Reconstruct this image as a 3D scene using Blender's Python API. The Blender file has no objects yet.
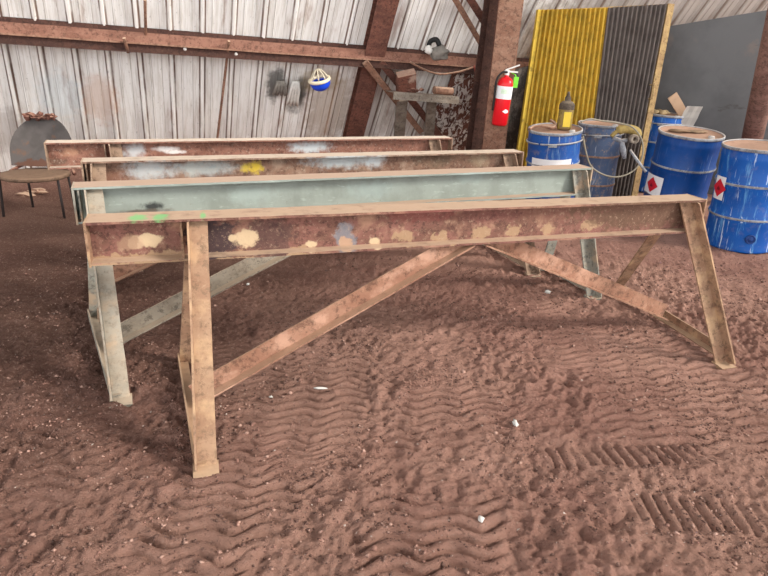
import bpy, bmesh, math, random
import numpy as np
from mathutils import Vector, Matrix, noise

# ------------------------------------------------------------------ camera, sky, sun, exposure
C = bpy.context.scene.collection
SC = bpy.context.scene
FPX, PITCH, ROLL, EYE = 607.4, .372, .041, 1.594
_F = Vector((0, math.cos(PITCH), -math.sin(PITCH)))
_U0 = Vector((0, math.sin(PITCH), math.cos(PITCH)))
_R0 = Vector((1, 0, 0))
_R = math.cos(ROLL)*_R0 + math.sin(ROLL)*_U0
_U = -math.sin(ROLL)*_R0 + math.cos(ROLL)*_U0
cd = bpy.data.cameras.new('camera'); cam = bpy.data.objects.new('camera', cd); C.objects.link(cam)
cd.sensor_width = 36; cd.lens = FPX/768*36; cd.clip_start = .05; cd.clip_end = 200
m = Matrix((_R, _U, -_F)).transposed().to_4x4(); m.translation = (0, 0, EYE)
cam.matrix_world = m
SC.camera = cam

w = bpy.data.worlds.new('sky'); SC.world = w; w.use_nodes = True
bg = w.node_tree.nodes['Background']
# the shed is open toward the yard: the sky is brightest low over the open side (behind the camera), dimmer overhead
wt = w.node_tree; _tc = wt.nodes.new('ShaderNodeTexCoord'); _sx = wt.nodes.new('ShaderNodeSeparateXYZ'); wt.links.new(_tc.outputs['Generated'], _sx.inputs[0])
_my = wt.nodes.new('ShaderNodeMapRange'); _my.interpolation_type = 'SMOOTHSTEP'; wt.links.new(_sx.outputs[1], _my.inputs[0])
for _i, _v in enumerate((.2, -.8, 0., 1.)): _my.inputs[_i+1].default_value = _v
_mz = wt.nodes.new('ShaderNodeMapRange'); _mz.interpolation_type = 'SMOOTHSTEP'; wt.links.new(_sx.outputs[2], _mz.inputs[0])
for _i, _v in enumerate((.6, .15, 0., 1.)): _mz.inputs[_i+1].default_value = _v
_mm = wt.nodes.new('ShaderNodeMath'); _mm.operation = 'MULTIPLY'; wt.links.new(_my.outputs[0], _mm.inputs[0]); wt.links.new(_mz.outputs[0], _mm.inputs[1])
_ma = wt.nodes.new('ShaderNodeMath'); _ma.operation = 'MULTIPLY_ADD'; wt.links.new(_mm.outputs[0], _ma.inputs[0]); _ma.inputs[1].default_value = 2.8; _ma.inputs[2].default_value = .5
wt.links.new(_ma.outputs[0], bg.inputs[1]); bg.inputs[0].default_value = (.97, .98, 1, 1)

sd = bpy.data.lights.new('sun', 'SUN'); sd.energy = 3.6; sd.angle = math.radians(16); sd.color = (1, .95, .88)
sun = bpy.data.objects.new('sun', sd); C.objects.link(sun)
SUN_FROM = Vector((.88, -.26, .50))
sun.rotation_euler = SUN_FROM.to_track_quat('Z', 'Y').to_euler()

SC.view_settings.view_transform = 'Standard'; SC.view_settings.look = 'None'
SC.view_settings.gamma = 1; SC.view_settings.use_curve_mapping = False
SC.view_settings.exposure = 0.25

# ------------------------------------------------------------------ geometry helpers
O = Vector((0, 0, EYE))
def ray(x, y): return _F + _R*((x-384)/FPX) - _U*((y-288)/FPX)
def gp(x, y, z=0.):
    d = ray(x, y); return O + d*((z-EYE)/d.z)
def py(x, y, Y):
    d = ray(x, y); return O + d*(Y/d.y)
def onp(x, y, P0, N, off=0.):
    d = ray(x, y); P = P0 + N*off
    return O + d*((P-O).dot(N)/d.dot(N))
def at_len(x, y, base, L, near=False):
    """point on the sight line whose distance from base is L (else the closest one)"""
    d = ray(x, y).normalized(); b = base-O; t0 = b.dot(d); q = (b-d*t0).length
    if q >= L: return O+d*t0
    k = math.sqrt(L*L-q*q)
    c = [O+d*(t0-k), O+d*(t0+k)]
    if near: return c[0]
    return max(c, key=lambda p: p.z - .8*math.hypot(p.x-base.x, p.y-base.y))
def V(*a): return Vector(a)

def obj(name, bm, mat, parent=None, smooth=False, loc=None):
    me = bpy.data.meshes.new(name)
    if smooth:
        for f in bm.faces: f.smooth = True
    bmesh.ops.recalc_face_normals(bm, faces=bm.faces)
    bm.to_mesh(me); bm.free()
    for mt in (mat if isinstance(mat, (list, tuple)) else [mat]): me.materials.append(mt)
    o = bpy.data.objects.new(name, me); C.objects.link(o)
    if parent is not None: o.parent = parent
    if loc is not None: o.location = loc
    return o
def tag(o, label, cat, group=None, kind=None):
    o['label'] = label; o['category'] = cat
    if group: o['group'] = group
    if kind: o['kind'] = kind
    return o
def thing(name, label, cat, M=None, group=None):
    o = bpy.data.objects.new(name, None); C.objects.link(o)
    o.empty_display_size = .1
    if M is not None:
        if isinstance(M, Vector): o.location = M
        else: o.matrix_world = M
    return tag(o, label, cat, group)
def struct(name, bm, mat, smooth=False, parent=None):
    o = obj(name, bm, mat, parent, smooth)
    o['kind'] = 'structure'
    return o

def prism(bm, A, B, e1, poly, n=1, jit=0., seed=0, caps=True):
    """sweep the 2-d outline poly (in e1 / e2 = axis x e1) from A to B"""
    ax = (B-A); L = ax.length; ax = ax/L
    e1 = (e1 - ax*e1.dot(ax)).normalized(); e2 = ax.cross(e1)
    rows = []
    for i in range(n+1):
        P = A+ax*(L*i/n); r = []
        for k, (a, b) in enumerate(poly):
            q = P+e1*a+e2*b
            if jit:
                nv = noise.noise_vector(q*9+V(seed, k*3.1, 0))*.7+noise.noise_vector(q*33+V(seed, k*3.1, 0))*.3
                q = q+(nv - ax*nv.dot(ax)*(1 if 0 < i < n else .4))*jit
            r.append(bm.verts.new(q))
        rows.append(r)
    m_ = len(poly)
    for i in range(n):
        for k in range(m_):
            bm.faces.new((rows[i][k], rows[i][(k+1) % m_], rows[i+1][(k+1) % m_], rows[i+1][k]))
    if caps:
        bm.faces.new(rows[0][::-1]); bm.faces.new(rows[-1])
def Lpoly(w1, w2, t): return [(0, 0), (w1, 0), (w1, t), (t, t), (t, w2), (0, w2)]
def box(bm, A, B):
    x0, y0, z0 = A; x1, y1, z1 = B
    v = [bm.verts.new(p) for p in ((x0,y0,z0),(x1,y0,z0),(x1,y1,z0),(x0,y1,z0),(x0,y0,z1),(x1,y0,z1),(x1,y1,z1),(x0,y1,z1))]
    for f in ((0,3,2,1),(4,5,6,7),(0,1,5,4),(1,2,6,5),(2,3,7,6),(3,0,4,7)): bm.faces.new([v[i] for i in f])
def tube(bm, pts, r, n=10, closed=False):
    pts = [Vector(p) for p in pts]; rows = []; prev = None
    for i, p in enumerate(pts):
        a = pts[max(i-1, 0)]; b = pts[min(i+1, len(pts)-1)]; t = (b-a).normalized()
        if prev is None: prev = t.orthogonal().normalized()
        prev = (prev - t*prev.dot(t)).normalized(); q = t.cross(prev)
        rr = r[i] if isinstance(r, (list, tuple)) else r
        rows.append([bm.verts.new(p+(prev*math.cos(2*math.pi*k/n)+q*math.sin(2*math.pi*k/n))*rr) for k in range(n)])
    for i in range(len(rows)-1):
        for k in range(n): bm.faces.new((rows[i][k], rows[i][(k+1) % n], rows[i+1][(k+1) % n], rows[i+1][k]))
    bm.faces.new(rows[0][::-1]); bm.faces.new(rows[-1])
def lathe(bm, prof, n=48, jit=0, M=None):
    rows = []
    for r, z in prof:
        if r <= 1e-5: rows.append([bm.verts.new((0, 0, z))])
        else: rows.append([bm.verts.new((r*math.cos(2*math.pi*k/n), r*math.sin(2*math.pi*k/n), z)) for k in range(n)])
    for a, b in zip(rows, rows[1:]):
        for k in range(n):
            k2 = (k+1) % n
            if len(a) == 1 and len(b) == 1: continue
            if len(a) == 1: bm.faces.new((a[0], b[k2], b[k]))
            elif len(b) == 1: bm.faces.new((a[k], a[k2], b[0]))
            else: bm.faces.new((a[k], a[k2], b[k2], b[k]))
    if jit:
        for v in bm.verts: v.co += noise.noise_vector(v.co*4+V(jit*50, 0, 0))*jit
    if M is not None: bmesh.ops.transform(bm, matrix=M, verts=bm.verts)
def catmull(P, n=8):
    P = [Vector(p) for p in P]; out = []
    for i in range(len(P)-1):
        a = P[max(i-1, 0)]; b = P[i]; c = P[i+1]; d = P[min(i+2, len(P)-1)]
        for k in range(n):
            t = k/n
            out.append(.5*((2*b)+(c-a)*t+(2*a-5*b+4*c-d)*t*t+(3*b-a-3*c+d)*t**3))
    return out+[P[-1]]
def lump(bm, c, r, seed=0, sub=2, amp=.3, flat=1.):
    mm = Matrix.Translation(c)
    res = bmesh.ops.create_icosphere(bm, subdivisions=sub, radius=1)
    for v in res['verts']:
        d = v.co.copy(); k = 1+amp*noise.noise(d*1.6+V(seed*7.3, 0, 0))*1.6
        v.co = Vector(c)+Vector((d.x*r[0]*k, d.y*r[1]*k, d.z*r[2]*k*flat))

# ------------------------------------------------------------------ material helpers
def s2l(c):
    return tuple((v/12.92 if v <= .04045 else ((v+.055)/1.055)**2.4) for v in c)
def rgb(r, g, b): return s2l((r/255, g/255, b/255))+(1,)
class MT:
    def __init__(s, name, rough=.8, metal=0., coord='Object'):
        s.m = bpy.data.materials.new(name); s.m.use_nodes = True; s.t = s.m.node_tree
        s.b = s.t.nodes['Principled BSDF']; s.b.inputs['Roughness'].default_value = rough; s.b.inputs['Metallic'].default_value = metal
        s.b.inputs['Specular IOR Level'].default_value = .3
        s.tc = s.t.nodes.new('ShaderNodeTexCoord'); s.co = s.tc.outputs[coord]; s.col = None; s.h = None
    def L(s, a, b): s.t.links.new(a, b)
    def N(s, ty, **kw):
        n = s.t.nodes.new(ty)
        for k, v in kw.items(): setattr(n, k, v)
        return n
    def noise(s, scale, sc3=(1, 1, 1), detail=5, rough=.6, off=(0, 0, 0), dist=0):
        mp = s.N('ShaderNodeMapping'); mp.inputs['Scale'].default_value = sc3; mp.inputs['Location'].default_value = off; s.L(s.co, mp.inputs[0])
        n = s.N('ShaderNodeTexNoise'); n.inputs['Scale'].default_value = scale; n.inputs['Detail'].default_value = detail
        n.inputs['Roughness'].default_value = rough; n.inputs['Distortion'].default_value = dist; s.L(mp.outputs[0], n.inputs['Vector'])
        return n.outputs['Fac']
    def ramp(s, f, a, b, lo=0., hi=1.):
        r = s.N('ShaderNodeMapRange', interpolation_type='SMOOTHSTEP'); s.L(f, r.inputs[0])
        for i, v in enumerate((a, b, lo, hi)): r.inputs[i+1].default_value = v
        return r.outputs[0]
    def math(s, op, a, b=None):
        n = s.N('ShaderNodeMath', operation=op)
        for i, v in enumerate((a, b)):
            if v is None: continue
            if isinstance(v, (int, float)): n.inputs[i].default_value = v
            else: s.L(v, n.inputs[i])
        return n.outputs[0]
    def base(s, c): 
        n = s.N('ShaderNodeRGB'); n.outputs[0].default_value = c; s.col = n.outputs[0]; return s
    def over(s, c, f, k=1.):
        if k != 1: f = s.math('MULTIPLY', f, k)
        n = s.N('ShaderNodeMix', data_type='RGBA'); s.L(f, n.inputs[0]); s.L(s.col, n.inputs[6]); n.inputs[7].default_value = c
        s.col = n.outputs[2]; return s
    def blob(s, c, r, col, k=1., edge=.35, nz=.8, ns=14):
        nz *= 1.9; edge *= 1.3
        a = s.N('ShaderNodeVectorMath', operation='SUBTRACT'); s.L(s.co, a.inputs[0]); a.inputs[1].default_value = c
        b = s.N('ShaderNodeVectorMath', operation='DIVIDE'); s.L(a.outputs[0], b.inputs[0]); b.inputs[1].default_value = r
        l = s.N('ShaderNodeVectorMath', operation='LENGTH'); s.L(b.outputs[0], l.inputs[0])
        n = s.noise(ns, off=(c[0]*3, 1.7, 0)); d = s.math('ADD', l.outputs['Value'], s.math('MULTIPLY', s.math('SUBTRACT', n, .5), nz*2))
        return s.over(col, s.ramp(d, 1.+edge/2, 1.-edge/2), k)
    def up(s, c, k=1., a=.35, b=.8, nz=None):
        g = s.N('ShaderNodeNewGeometry'); x = s.N('ShaderNodeSeparateXYZ'); s.L(g.outputs['Normal'], x.inputs[0])
        f = s.ramp(x.outputs[2], a, b)
        if nz is not None: f = s.math('MULTIPLY', f, nz)
        return s.over(c, f, k)
    def bump(s, f, dist=.003, strength=.6):
        n = s.N('ShaderNodeBump'); n.inputs['Distance'].default_value = dist; n.inputs['Strength'].default_value = strength
        s.L(f, n.inputs['Height'])
        if s.h is not None: s.L(s.h, n.inputs['Normal'])
        s.h = n.outputs[0]; return s
    def done(s):
        s.L(s.col, s.b.inputs['Base Color'])
        if s.h is not None: s.L(s.h, s.b.inputs['Normal'])
        return s.m
def rusty(name, base, alt, dust, dustk=.85, rough=.85, blobs=(), pale=None, palek=.0, top=()):
    s = MT(name, rough).base(tuple(v*.74 for v in base[:3])+(1,))
    alt = tuple(v*.74 for v in alt[:3])+(1,); s.over(alt, s.ramp(s.noise(5, (1, 1, 2.2)), .42, .62), .8)
    base = tuple(v*.74 for v in base[:3])+(1,); s.over((base[0]*.35, base[1]*.33, base[2]*.33, 1), s.ramp(s.noise(24, rough=.8, detail=8), .49, .6), .8)
    if pale: s.over(pale, s.ramp(s.noise(7, off=(4, 2, 7)), .5, .66), palek)
    for b in blobs: s.blob(*b)
    s.over((dust[0]*.8, dust[1]*.8, dust[2]*.8, 1), s.ramp(s.noise(48, rough=.85, detail=8, off=(2, 2, 2)), .53, .64), .5)
    s.up(dust, dustk, .45, .8, s.ramp(s.noise(12, off=(9, 0, 0)), .25, .5, .55, 1.))
    for b in top: s.blob(*b)
    s.bump(s.noise(70, rough=.7), .003, .5)
    return s.done()
def plain(name, c, rough=.6, metal=0., var=.25, sc=12):
    s = MT(name, rough, metal).base(c)
    s.over((c[0]*.5, c[1]*.5, c[2]*.5, 1), s.ramp(s.noise(sc), .45, .75), var)
    s.bump(s.noise(sc*5), .001, .3)
    return s.done()

# ------------------------------------------------------------------ ground
def ss(a, b, x):
    t = np.clip((x-a)/(b-a), 0, 1); return t*t*(3-2*t)
_rs = np.random.RandomState(4)
_lat = _rs.rand(256, 256)
def vn(x, y, s):
    x = np.asarray(x)*s+100.3; y = np.asarray(y)*s+57.7
    xi = np.floor(x).astype(int); yi = np.floor(y).astype(int); fx = x-xi; fy = y-yi
    fx = fx*fx*(3-2*fx); fy = fy*fy*(3-2*fy)
    g = lambda a, b: _lat[a % 256, b % 256]
    return (g(xi, yi)*(1-fx)+g(xi+1, yi)*fx)*(1-fy)+(g(xi, yi+1)*(1-fx)+g(xi+1, yi+1)*fx)*fy-.5
def fbm(x, y, s, o=4):
    r = 0; a = 1
    for i in range(o): r = r+a*vn(x+i*3.7, y-i*5.1, s*2**i); a *= .5
    return r
# tread tracks pressed in the dirt: centre line (two ground points), width, lug spacing, depth, how much the lugs wave
def G2(x, y): p = gp(x, y); return (p.x, p.y)
TR = [(G2(330, 350), G2(300, 470), .50, .066, .013, .30, .0),
      (G2(455, 385), G2(430, 590), .52, .066, .014, .30, .2),
      (G2(300, 440), G2(150, 590), .46, .064, .012, .30, .3),
      (G2(250, 340), G2(240, 500), .50, .062, .012, .30, .0),
      (G2(640, 325), G2(715, 450), .95, .066, .013, .22, -.1),
      (G2(520, 300), G2(590, 370), .45, .060, .006, .25, .5),
      (G2(545, 456), G2(700, 452), .15, .052, .014, .04, -.4),
      (G2(640, 508), G2(800, 520), .20, .050, .017, .04, -.4),
      (G2(90, 400), G2(60, 500), .40, .07, .009, .28, .3)]
GR = [([(200, 566), (245, 552), (292, 532)], .02, .018), ([(440, 432), (500, 418), (545, 402), (620, 388), (700, 380)], .022, -.016),
      ([(330, 395), (400, 350), (460, 326), (540, 312)], .025, .012), ([(480, 510), (530, 530), (600, 528), (640, 505)], .02, -.012),
      ([(690, 372), (740, 366), (790, 362)], .015, -.014), ([(60, 420), (100, 445), (160, 455)], .03, .01), ([(40, 540), (90, 556), (130, 575)], .03, .012),
      ([(0, 330), (60, 345), (120, 420)], .05, .012)]
WB = gp(0, 165)*1.0
def ground_h(X, Y):
    X = np.asarray(X, float); Y = np.asarray(Y, float)
    near = 1-ss(4.0, 6.0, Y)
    h = .018*fbm(X, Y, 1.3)+.018*fbm(X, Y, 5)+.018*fbm(X, Y, 14, 4)+.026*(fbm(X+4, Y, 30, 3))*(.6+1.2*np.clip(fbm(X, Y, 2.2)+.3, 0, 1))
    wx = X+.035*fbm(X, Y, 2.2); wy = Y+.035*fbm(X+9, Y, 2.2)
    tot = 0
    for (a, b, w, sp, am, wav, br) in TR:
        ax, ay = b[0]-a[0], b[1]-a[1]; L = math.hypot(ax, ay); ax /= L; ay /= L
        v = (wx-a[0])*ax+(wy-a[1])*ay; u = -(wx-a[0])*ay+(wy-a[1])*ax
        vv = (a[1]-wy)*.97+(wx-a[0])*.12 if w > .25 else v; uu_ = wx if w > .25 else u
        msk = (1-ss(w/2*.86, w/2*1.04, np.abs(u)))*ss(-.06, .05, v)*(1-ss(L-.05, L+.08, v))
        msk = msk*np.clip(ss(-.5+br*.5, -.1+br*.4, fbm(X+a[0]*5, Y, 3.1)), 0, 1)
        ph = 2*np.pi*(vv/sp+wav*np.sin(2*np.pi*uu_/.22)+(.15+1.8*wav)*fbm(X, Y, 2.6, 3))
        fr_ = (ph/(2*np.pi)) % 1.
        dep = np.clip(.75+1.6*fbm(X*1.0+b[0], Y*1.0, 7, 2), .05, 1.5)
        lug = 1-1.7*dep*np.exp(-((fr_-.5)/.13)**2)+.25*np.cos(2*np.pi*fr_)
        h = h*(1-.72*msk)+msk*am*(lug-1.)*1.15
    for (pts, w, am) in GR:
        P = [G2(*q) for q in pts]; P = [tuple(q[:2]) for q in catmull([(a, b, 0) for a, b in P], 6)]
        d = np.full(X.shape, 9.)
        for a, b in zip(P, P[1:]):
            dx, dy = b[0]-a[0], b[1]-a[1]; t = np.clip(((X-a[0])*dx+(Y-a[1])*dy)/(dx*dx+dy*dy), 0, 1)
            d = np.minimum(d, np.hypot(X-a[0]-t*dx, Y-a[1]-t*dy))
        h = h+am*np.exp(-(d/w)**2)*(.7+.9*vn(X, Y, 9))
    # low bank of spoil against the sheeting
    s_ = (X+4.0)*(-.3746)+(Y-6.4)*.9272
    h = h*(.35+.65*near)+.16*ss(-.5, .9, s_)*(1-ss(-.5, 1.5, X))*(1+.8*fbm(X, Y, 2.2))
    return h
def axis(lo, hi, dlo, dhi, dn, g=1.25):
    a = list(np.arange(dlo, dhi+1e-6, dn)); st = dn
    while a[-1] < hi: st = min(st*g, .5); a.append(a[-1]+st)
    st = dn
    while a[0] > lo: st = min(st*g, .5); a.insert(0, a[0]-st)
    return np.array(a)
gx = axis(-14, 18, -1.75, 2.6, .009, 1.05); gy = axis(-7, 16, 1.02, 3.6, .0085, 1.03)
XX, YY = np.meshgrid(gx, gy); ZZ = ground_h(XX, YY)
me = bpy.data.meshes.new('floor'); nx, ny = len(gx), len(gy)
me.vertices.add(nx*ny); me.vertices.foreach_set('co', np.stack([XX, YY, ZZ], -1).astype(np.float32).ravel())
ii = np.arange((ny-1)*(nx-1)); r_, c_ = ii//(nx-1), ii % (nx-1); a0 = r_*nx+c_
fv = np.stack([a0, a0+1, a0+nx+1, a0+nx], -1).astype(np.int32)
me.loops.add(fv.size); me.loops.foreach_set('vertex_index', fv.ravel())
me.polygons.add(len(fv)); me.polygons.foreach_set('loop_start', (np.arange(len(fv))*4).astype(np.int32))
me.polygons.foreach_set('loop_total', np.full(len(fv), 4, np.int32)); me.update(calc_edges=True)
me.polygons.foreach_set('use_smooth', np.ones(len(fv), bool))
s = MT('dirt', .95).base(rgb(190, 146, 128))
s.over(rgb(162, 118, 104), s.ramp(s.noise(.9, off=(3, 1, 0)), .40, .62), .8)
s.over(rgb(208, 160, 142), s.ramp(s.noise(3.3, off=(1, 5, 0)), .5, .7), .55)
s.blob((-3.2, 4.2, 0), (2.7, 3.4, 2), rgb(82, 59, 50), .8, edge=.9, nz=.2, ns=1.2)  # shade over the far left ground, painted into the dirt colour
s.over(rgb(84, 62, 54), s.ramp(s.noise(38, rough=.8, detail=8), .52, .66), .6)
s.over(rgb(186, 152, 136), s.ramp(s.noise(60, rough=.85, detail=8, off=(3, 3, 0)), .54, .61), .7)
s.bump(s.noise(60, rough=.85, detail=8), .02, 1.); s.bump(s.noise(18, rough=.8, detail=8), .03, .8)
s.b.inputs['Specular IOR Level'].default_value = .12
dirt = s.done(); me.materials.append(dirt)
floor = bpy.data.objects.new('floor', me); C.objects.link(floor); floor['kind'] = 'structure'
def gz(x, y): return float(ground_h(np.array([x]), np.array([y]))[0])
def gpt(x, y):
    p = gp(x, y); return V(p.x, p.y, gz(p.x, p.y))

# ------------------------------------------------------------------ leaning sheet wall
WD = ray(200, 700).normalized()                     # down the sheets
WS = WD.cross(V(0, 0, 1)).normalized()
if WS.x < 0: WS = -WS
WS.z = 0
WN = WD.cross(WS).normalized()
if WN.y > 0: WN = -WN                                # faces the yard
SCL = .86
WP = O+(gp(0, 165)-O)*SCL
def onw(x, y, off=0.): return onp(x, y, WP, WN, off)
WM = Matrix((WS, -WD, WN)).transposed().to_4x4(); WM.translation = WP
WI = WM.inverted()
def cprof(u):
    """trapezoid rib every .31 m with two small swages between"""
    P = .31; t = (u % P)/P; h = 0
    def trap(c, w, tw, hh):
        d = abs(t-c); return hh*max(0, min(1, (w-d)/(w-tw)))
    return max(trap(.12, .085, .045, .034), trap(.45, .03, .012, .007), trap(.78, .03, .012, .007))
bm = bmesh.new(); us = np.arange(-4, 15.5, .0144); rows = []
vs = [-1.2, -.3, .6, 1.5, 2.4, 3.3, 4.3]
uvl = bm.loops.layers.uv.new('sheet')
def shear(u, v):     # the sheets at the far left stand straighter
    t = max(0., min(1., (1.6-u)/2.6)); return u+.16*t*(v-.9)
for j, v in enumerate(vs):
    rows.append([bm.verts.new((shear(u, v), v, cprof(u)+.012*noise.noise(V(u*.7, v*.9, 3)))) for u in us])
for a, b in zip(rows, rows[1:]):
    ja = rows.index(a)
    for k in range(len(us)-1):
        f_ = bm.faces.new((a[k], a[k+1], b[k+1], b[k]))
        for lp, (uu, vv_) in zip(f_.loops, ((k, ja), (k+1, ja), (k+1, ja+1), (k, ja+1))): lp[uvl].uv = (us[uu], vs[vv_])
s = MT('sheeting', .6, coord='UV').base(rgb(238, 236, 231))
s.over(rgb(212, 207, 198), s.ramp(s.noise(6, (5, .35, 1)), .45, .62), .7)
s.over(rgb(246, 245, 242), s.ramp(s.noise(5, (9, .5, 1), off=(3, 0, 0)), .5, .62), .7)
s.over(rgb(160, 148, 136), s.ramp(s.noise(9, (9, .25, 1), off=(0, 7, 0)), .60, .74), .5)
_x = s.N('ShaderNodeSeparateXYZ'); s.L(s.co, _x.inputs[0]); _t = s.math('FRACT', s.math('DIVIDE', _x.outputs[0], .31))
for _c, _w, _k in ((.035, .035, .95), (.205, .045, 1.), (.425, .018, .4), (.48, .014, .3), (.80, .018, .4)):
    _d = s.math('ABSOLUTE', s.math('SUBTRACT', _t, _c)); _f = s.ramp(_d, _w, _w*.35)
    s.over(rgb(104, 80, 68), s.math('MULTIPLY', _f, s.ramp(s.noise(3, (3, .6, 1), off=(6, _c*9, 0)), .3, .55, .45, 1.)), _k)
s.over(rgb(138, 96, 72), s.ramp(s.noise(2.2, (2.2, .5, 1), off=(8, 7, 0)), .58, .72), .6)
s.over(rgb(96, 84, 76), s.ramp(s.noise(40, (1, .5, 1)), .62, .72), .45)
def wl(x, y): return tuple(WI @ onw(x, y))
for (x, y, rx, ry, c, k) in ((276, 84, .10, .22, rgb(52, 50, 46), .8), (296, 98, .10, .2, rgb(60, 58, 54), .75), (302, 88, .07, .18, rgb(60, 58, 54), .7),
                             (320, 80, .22, .16, rgb(150, 130, 84), .5), (100, 100, .18, .3, rgb(196, 150, 120), .4), (330, 110, .3, .5, rgb(150, 122, 92), .5),
                             (8, 130, .3, .3, rgb(130, 112, 100), .4), (370, 110, .3, .6, rgb(110, 90, 74), .3), (60, 95, .2, .3, rgb(190, 215, 225), .25),
                             (690, 12, 2.2, 1.2, rgb(150, 132, 118), .7)):
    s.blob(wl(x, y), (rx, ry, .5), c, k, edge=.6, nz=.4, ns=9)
s.bump(s.noise(14, (3, .5, 1)), .004, .4)
sheet = s.done()
wall = struct('wall_back', bm, sheet); wall.matrix_world = WM

brown = rusty('red_oxide', rgb(132, 86, 72), rgb(104, 68, 58), rgb(168, 132, 112), .6)
brownd = rusty('red_oxide_dark', rgb(88, 58, 48), rgb(70, 46, 40), rgb(130, 100, 84), .5)
tan = rusty('dusty_rust', rgb(166, 126, 104), rgb(140, 98, 78), rgb(190, 160, 136), .7)

def wbar(name, a, b, wd, dp, off, mat, label, cat='beam', group=None, poly=None, thick=None, n=1):
    A, B = onw(*a, off), onw(*b, off)
    bm = bmesh.new(); ax = (B-A).normalized(); e1 = ax.cross(WN).normalized()
    w2 = wd/2
    poly = poly or [(-w2, -dp/2), (w2, -dp/2), (w2, dp/2), (-w2, dp/2)]
    mid = (A+B)/2
    prism(bm, A-mid, B-mid, e1, poly, n)
    o = obj(name, bm, mat, loc=mid)
    return tag(o, label, cat, group)
# long wall rail (channel with a lower lip), in one run
RA, RB = onw(-330, 6.5, .13), onw(548, 70, .13)
mid = (RA+RB)/2; rail = thing('wall_rail', 'long rusty brown steel rail running across the white sheeting', 'beam', mid)
ax = (RB-RA).normalized(); upv = (V(0, 0, 1)-ax*ax.z).normalized(); fw = ax.cross(upv)
if fw.y > 0: fw = -fw
def railp(bm, z0, z1, d0, d1, n=30, jit=0.):
    poly = [(z0, d0), (z1, d0), (z1, d1), (z0, d1)]
    a2 = ax.cross(upv); sg = 1 if a2.dot(fw) > 0 else -1
    prism(bm, RA-mid, RB-mid, upv, [(p, q*sg) for p, q in poly], n, jit)
bm = bmesh.new(); railp(bm, -.02, .075, .0, .012, jit=.003); railp(bm, .063, .075, -.11, .0); railp(bm, .075, .13, -.12, -.105); obj('web', bm, rusty('rail_brown', rgb(156, 112, 94), rgb(132, 90, 74), rgb(170, 134, 112), .5), rail)
bm = bmesh.new(); railp(bm, -.034, -.02, -.02, .04, jit=.003); obj('ledge', bm, tan, rail)
bm = bmesh.new(); railp(bm, -.10, -.034, -.02, .004, jit=.003); railp(bm, -.112, -.10, -.12, .02); obj('lower_flange', bm, brownd, rail)
bm = bmesh.new(); railp(bm, .045, .12, -.06, -.04); obj('upper_flange', bm, brownd, rail)
# thin rod hooked on the rail & rod hanging on the sheets
for (a, b, lb) in (((229, 41), (216, 150), 'thin rusty rod hanging down the sheeting from the rail'), ((145, 0), (146, 44), 'thin dark rod hanging above the rail near the left')):
    A, B = onw(*a, .16), onw(*b, .08); bm = bmesh.new(); md = (A+B)/2; tube(bm, [A-md, B-md], .014, 8); tag(obj('steel_rod', bm, tan, loc=md), lb, 'rod')
bm = bmesh.new(); A, B = onw(124, 38, .19), onw(128, 52, .17); md = (A+B)/2
tube(bm, [A-md, (A+B)/2-md+V(.01, -.02, 0), B-md], .017, 8); tag(obj('cable_tie', bm, tan, loc=md), 'short rusty strap bent over the wall rail at the left', 'strap')
for (x, y, lb) in ((185, 49, 'pale round bolt head on the wall rail, left one'), (236, 54, 'pale round bolt head on the wall rail, right one')):
    bm = bmesh.new(); p = onw(x, y, .165); bmesh.ops.create_uvsphere(bm, u_segments=12, v_segments=8, radius=.018)
    tag(obj('bolt', bm, plain('zinc', rgb(214, 208, 200), .5), loc=p, smooth=True), lb, 'bolt')

# leaning wall columns and braces
def hcol(name, A, B, side, wd, dp, t, mat, label, n=10, mats=None):
    """H section from A to B; `side` = across direction seen from the yard"""
    mid = (A+B)/2; th = thing(name, label, 'column', mid); ax = (B-A).normalized()
    side = (side-ax*side.dot(ax)).normalized(); dep = ax.cross(side)
    if dep.y > 0: sg = -1
    else: sg = 1
    # outline in (side, dep*?) : front flange at +dp/2 toward the yard
    def bx(x0, x1, d0, d1): return [(x0, d0*sg), (x1, d0*sg), (x1, d1*sg), (x0, d1*sg)]
    b1 = bmesh.new(); prism(b1, A-mid, B-mid, side, bx(-wd/2, wd/2, dp/2-t, dp/2), n, .003); obj('front_flange', b1, mat, th)
    b1 = bmesh.new(); prism(b1, A-mid, B-mid, side, bx(-wd/2, wd/2, -dp/2, -dp/2+t), n, .003); obj('rear_flange', b1, mats or mat, th)
    b1 = bmesh.new(); prism(b1, A-mid, B-mid, side, bx(-t/2, t/2, -dp/2+t, dp/2-t), n); obj('web', b1, mats or mat, th)
    return th
hcol('leaning_column', onw(401, -60, .075), onw(346, 165, .075), WS, .24, .12, .012, brown, 'leaning rusty brown column on the sheeting left of the shelf')
B0 = V(0, 0, 0)
cB = gp(484, 163)*0
colBase = py(490.5, 170, 7.05); colTop = py(514.5, -30, 7.0)
hcol('steel_column', V(colBase.x, colBase.y, 0) if False else colBase, colTop, V(1, -.1, 0), .25, .2, .014, tan, 'tall rusty column holding the red fire extinguisher', mats=brown)
colB2 = py(472, 180, 7.35); colT2 = py(499, -25, 7.25)
hcol('steel_column', colB2, colT2, V(1, .35, 0), .20, .16, .012, brownd, 'dark brown column just left behind the extinguisher column')
for (a, b, wd, off, lb) in (((365, 62), (421, 132), .07, .2, 'left of two parallel rusty braces crossing under the wall rail'),
                        ((381, 62), (443, 140), .08, .16, 'right of two parallel rusty braces crossing under the wall rail'),
                        ((452, -6), (494, 66), .06, .2, 'long thin brace rising from the dark column to upper left'),
                        ((467, -6), (487, 26), .08, .16, 'short thick brace at the top beside the dark column')):
    wbar('steel_brace', a, b, wd, .03, off, tan if wd < .075 else brown, lb, 'brace')
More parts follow.
